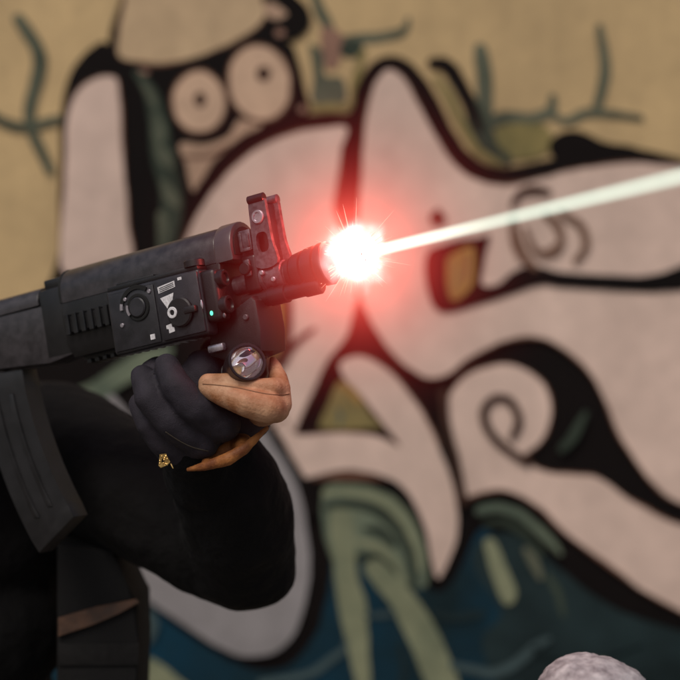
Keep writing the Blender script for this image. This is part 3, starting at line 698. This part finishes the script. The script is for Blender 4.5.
# right glove at the pistol grip
bm = B(); gp = gun(-.455, 0, -.07)
for k in range(4):
    b0 = gun(-.462, .024, -.040 - k * .021); chain(bm, [(b0, .012), (gun(-.425, .022, -.040 - k * .021), .011), (gun(-.415, -.012, -.043 - k * .021), .0105)])
chain(bm, [(gun(-.475, .015, -.045), .026), (gun(-.480, .015, -.10), .026), (Vector((-.52, 1.80, 1.415)), .036)]); chain(bm, [(gun(-.475, -.010, -.035), .014), (gun(-.430, -.022, -.030), .011)])
pp('glove', fuse(bm, .0035, 3), M_glove)

# ------------------------------------------------------------------ muzzle flash and beam
FC = gun(.1085, 0, .001)
flash = thing('muzzle_flash', 'white hot starburst flash with red glow at the rifle muzzle', 'flash', Matrix.Translation(FC))
def glow_material():
    m = bpy.data.materials.new('flash_core_bloom'); m.use_nodes = True; nt = m.node_tree; nt.nodes.remove(nt.nodes['Principled BSDF'])  # hot flash core, with the lens's red bloom built as emission around it
    N = nt.nodes.new; Lk = nt.links.new
    tc = N('ShaderNodeTexCoord'); ln = N('ShaderNodeVectorMath'); ln.operation = 'LENGTH'; Lk(tc.outputs['Object'], ln.inputs[0])
    nz = N('ShaderNodeTexNoise'); nz.inputs['Scale'].default_value = 55; nz.inputs['Detail'].default_value = 1; Lk(tc.outputs['Object'], nz.inputs['Vector'])
    def math_(op, a, b=None, clamp=False):
        n = N('ShaderNodeMath'); n.operation = op; n.use_clamp = clamp
        for i, x in enumerate((a, b)):
            if x is None: continue
            if isinstance(x, (int, float)): n.inputs[i].default_value = x
            else: Lk(x, n.inputs[i])
        return n.outputs[0]
    r = ln.outputs['Value']
    rw = math_('ADD', r, math_('MULTIPLY', math_('SUBTRACT', nz.outputs['Fac'], .5), .045))
    core = N('ShaderNodeMapRange'); core.interpolation_type = 'SMOOTHSTEP'
    core.inputs['From Min'].default_value = .008; core.inputs['From Max'].default_value = .043; core.inputs['To Min'].default_value = 1; core.inputs['To Max'].default_value = 0
    Lk(rw, core.inputs['Value'])
    fade = math_('SUBTRACT', 1.0, math_('DIVIDE', r, RAD), True)
    halo = math_('MULTIPLY', math_('POWER', 2.71828, math_('DIVIDE', r, -.034)), fade)
    def em(col, s, fac):
        e = N('ShaderNodeEmission'); e.inputs[0].default_value = col; Lk(math_('MULTIPLY', fac, s), e.inputs[1]); return e
    a = em((1, .92, .93, 1), 52, math_('POWER', core.outputs[0], 2.0)); b = em((1, .040, .038, 1), HALO, halo)
    mid = math_('POWER', 2.71828, math_('DIVIDE', r, -.0135)); c = em((1, .30, .19, 1), 62, mid)
    a2 = N('ShaderNodeAddShader'); Lk(a.outputs[0], a2.inputs[0]); Lk(c.outputs[0], a2.inputs[1])
    ad = N('ShaderNodeAddShader'); Lk(a2.outputs[0], ad.inputs[0]); Lk(b.outputs[0], ad.inputs[1])
    Lk(ad.outputs[0], nt.nodes['Material Output'].inputs['Volume'])
    return m
RAD, HALO = .22, 22
bm = B(); bmesh.ops.create_icosphere(bm, subdivisions=4, radius=RAD)
obj('glow', bm, glow_material(), flash, smooth=180)
M_ray = emit('flash_ray', (1, .46, .34), .85)
rr = random.Random(3)
for k in range(90):
    d = Vector((rr.gauss(0, 1), abs(rr.gauss(0, 1)) * .5, rr.gauss(0, 1))).normalized()
    L = .030 + .032 * rr.random() ** 3.5; rw_ = rr.uniform(.35, 1.0)
    bm = B(); lathe(bm, d * .024, d, [(0, .0008 * rw_), ((L - .024) * .5, .0005 * rw_), (L - .024, .00004)], 5); obj('ray', bm, M_ray, flash)
lp = bpy.data.lights.new('flash_light', 'POINT'); lpo = bpy.data.objects.new('flash_light', lp); COL.objects.link(lpo); lpo.parent = flash; lpo.location = gun(.086, 0, .031) - FC
lp.energy = .75; lp.color = (1, .09, .07); lp.shadow_soft_size = .02

b0 = gun(.120, 0, .0005); b1 = gun(.70, 0, -.004); bd = b1 - b0; L = bd.length
BM = bd.to_track_quat('X', 'Z').to_matrix().to_4x4(); BM.translation = b0
R0, R1 = .0066, .0135
def beam_material():
    m = bpy.data.materials.new('beam_light'); m.use_nodes = True; nt = m.node_tree; nt.nodes.remove(nt.nodes['Principled BSDF'])
    N = nt.nodes.new; Lk = nt.links.new
    def mt_(op, a, b=None, clamp=False):
        n = N('ShaderNodeMath'); n.operation = op; n.use_clamp = clamp
        for i, x in enumerate((a, b)):
            if x is None: continue
            if isinstance(x, (int, float)): n.inputs[i].default_value = x
            else: Lk(x, n.inputs[i])
        return n.outputs[0]
    tc = N('ShaderNodeTexCoord'); sp = N('ShaderNodeSeparateXYZ'); Lk(tc.outputs['Object'], sp.inputs[0])
    x, y, z = sp.outputs
    rad = mt_('SQRT', mt_('ADD', mt_('MULTIPLY', y, y), mt_('MULTIPLY', z, z)))
    Rx = mt_('ADD', mt_('MULTIPLY', x, (R1 - R0) / L), R0)
    rho = mt_('DIVIDE', rad, Rx)
    prof = mt_('POWER', mt_('SUBTRACT', 1.0, mt_('POWER', rho, 3.0), True), 1.3)
    hot = N('ShaderNodeMapRange'); hot.interpolation_type = 'SMOOTHERSTEP'
    for k, v in (('From Min', .0), ('From Max', .16), ('To Min', 2.6), ('To Max', 1.0)): hot.inputs[k].default_value = v
    Lk(x, hot.inputs['Value'])
    e = N('ShaderNodeEmission'); e.inputs[0].default_value = (.74, 1, .84, 1)
    Lk(mt_('MULTIPLY', mt_('DIVIDE', mt_('MULTIPLY', prof, hot.outputs[0]), Rx), .27), e.inputs[1])
    Lk(e.outputs[0], nt.nodes['Material Output'].inputs['Volume'])
    return m
bm = B(); lathe(bm, (0, 0, 0), (1, 0, 0), [(0, R0), (L, R1)], 20)
beam = obj('light_beam', bm, beam_material()); beam.matrix_world = BM; beam['kind'] = 'thing'
tag(beam, 'pale greenish white beam of light shooting out of the muzzle flash', 'light beam')
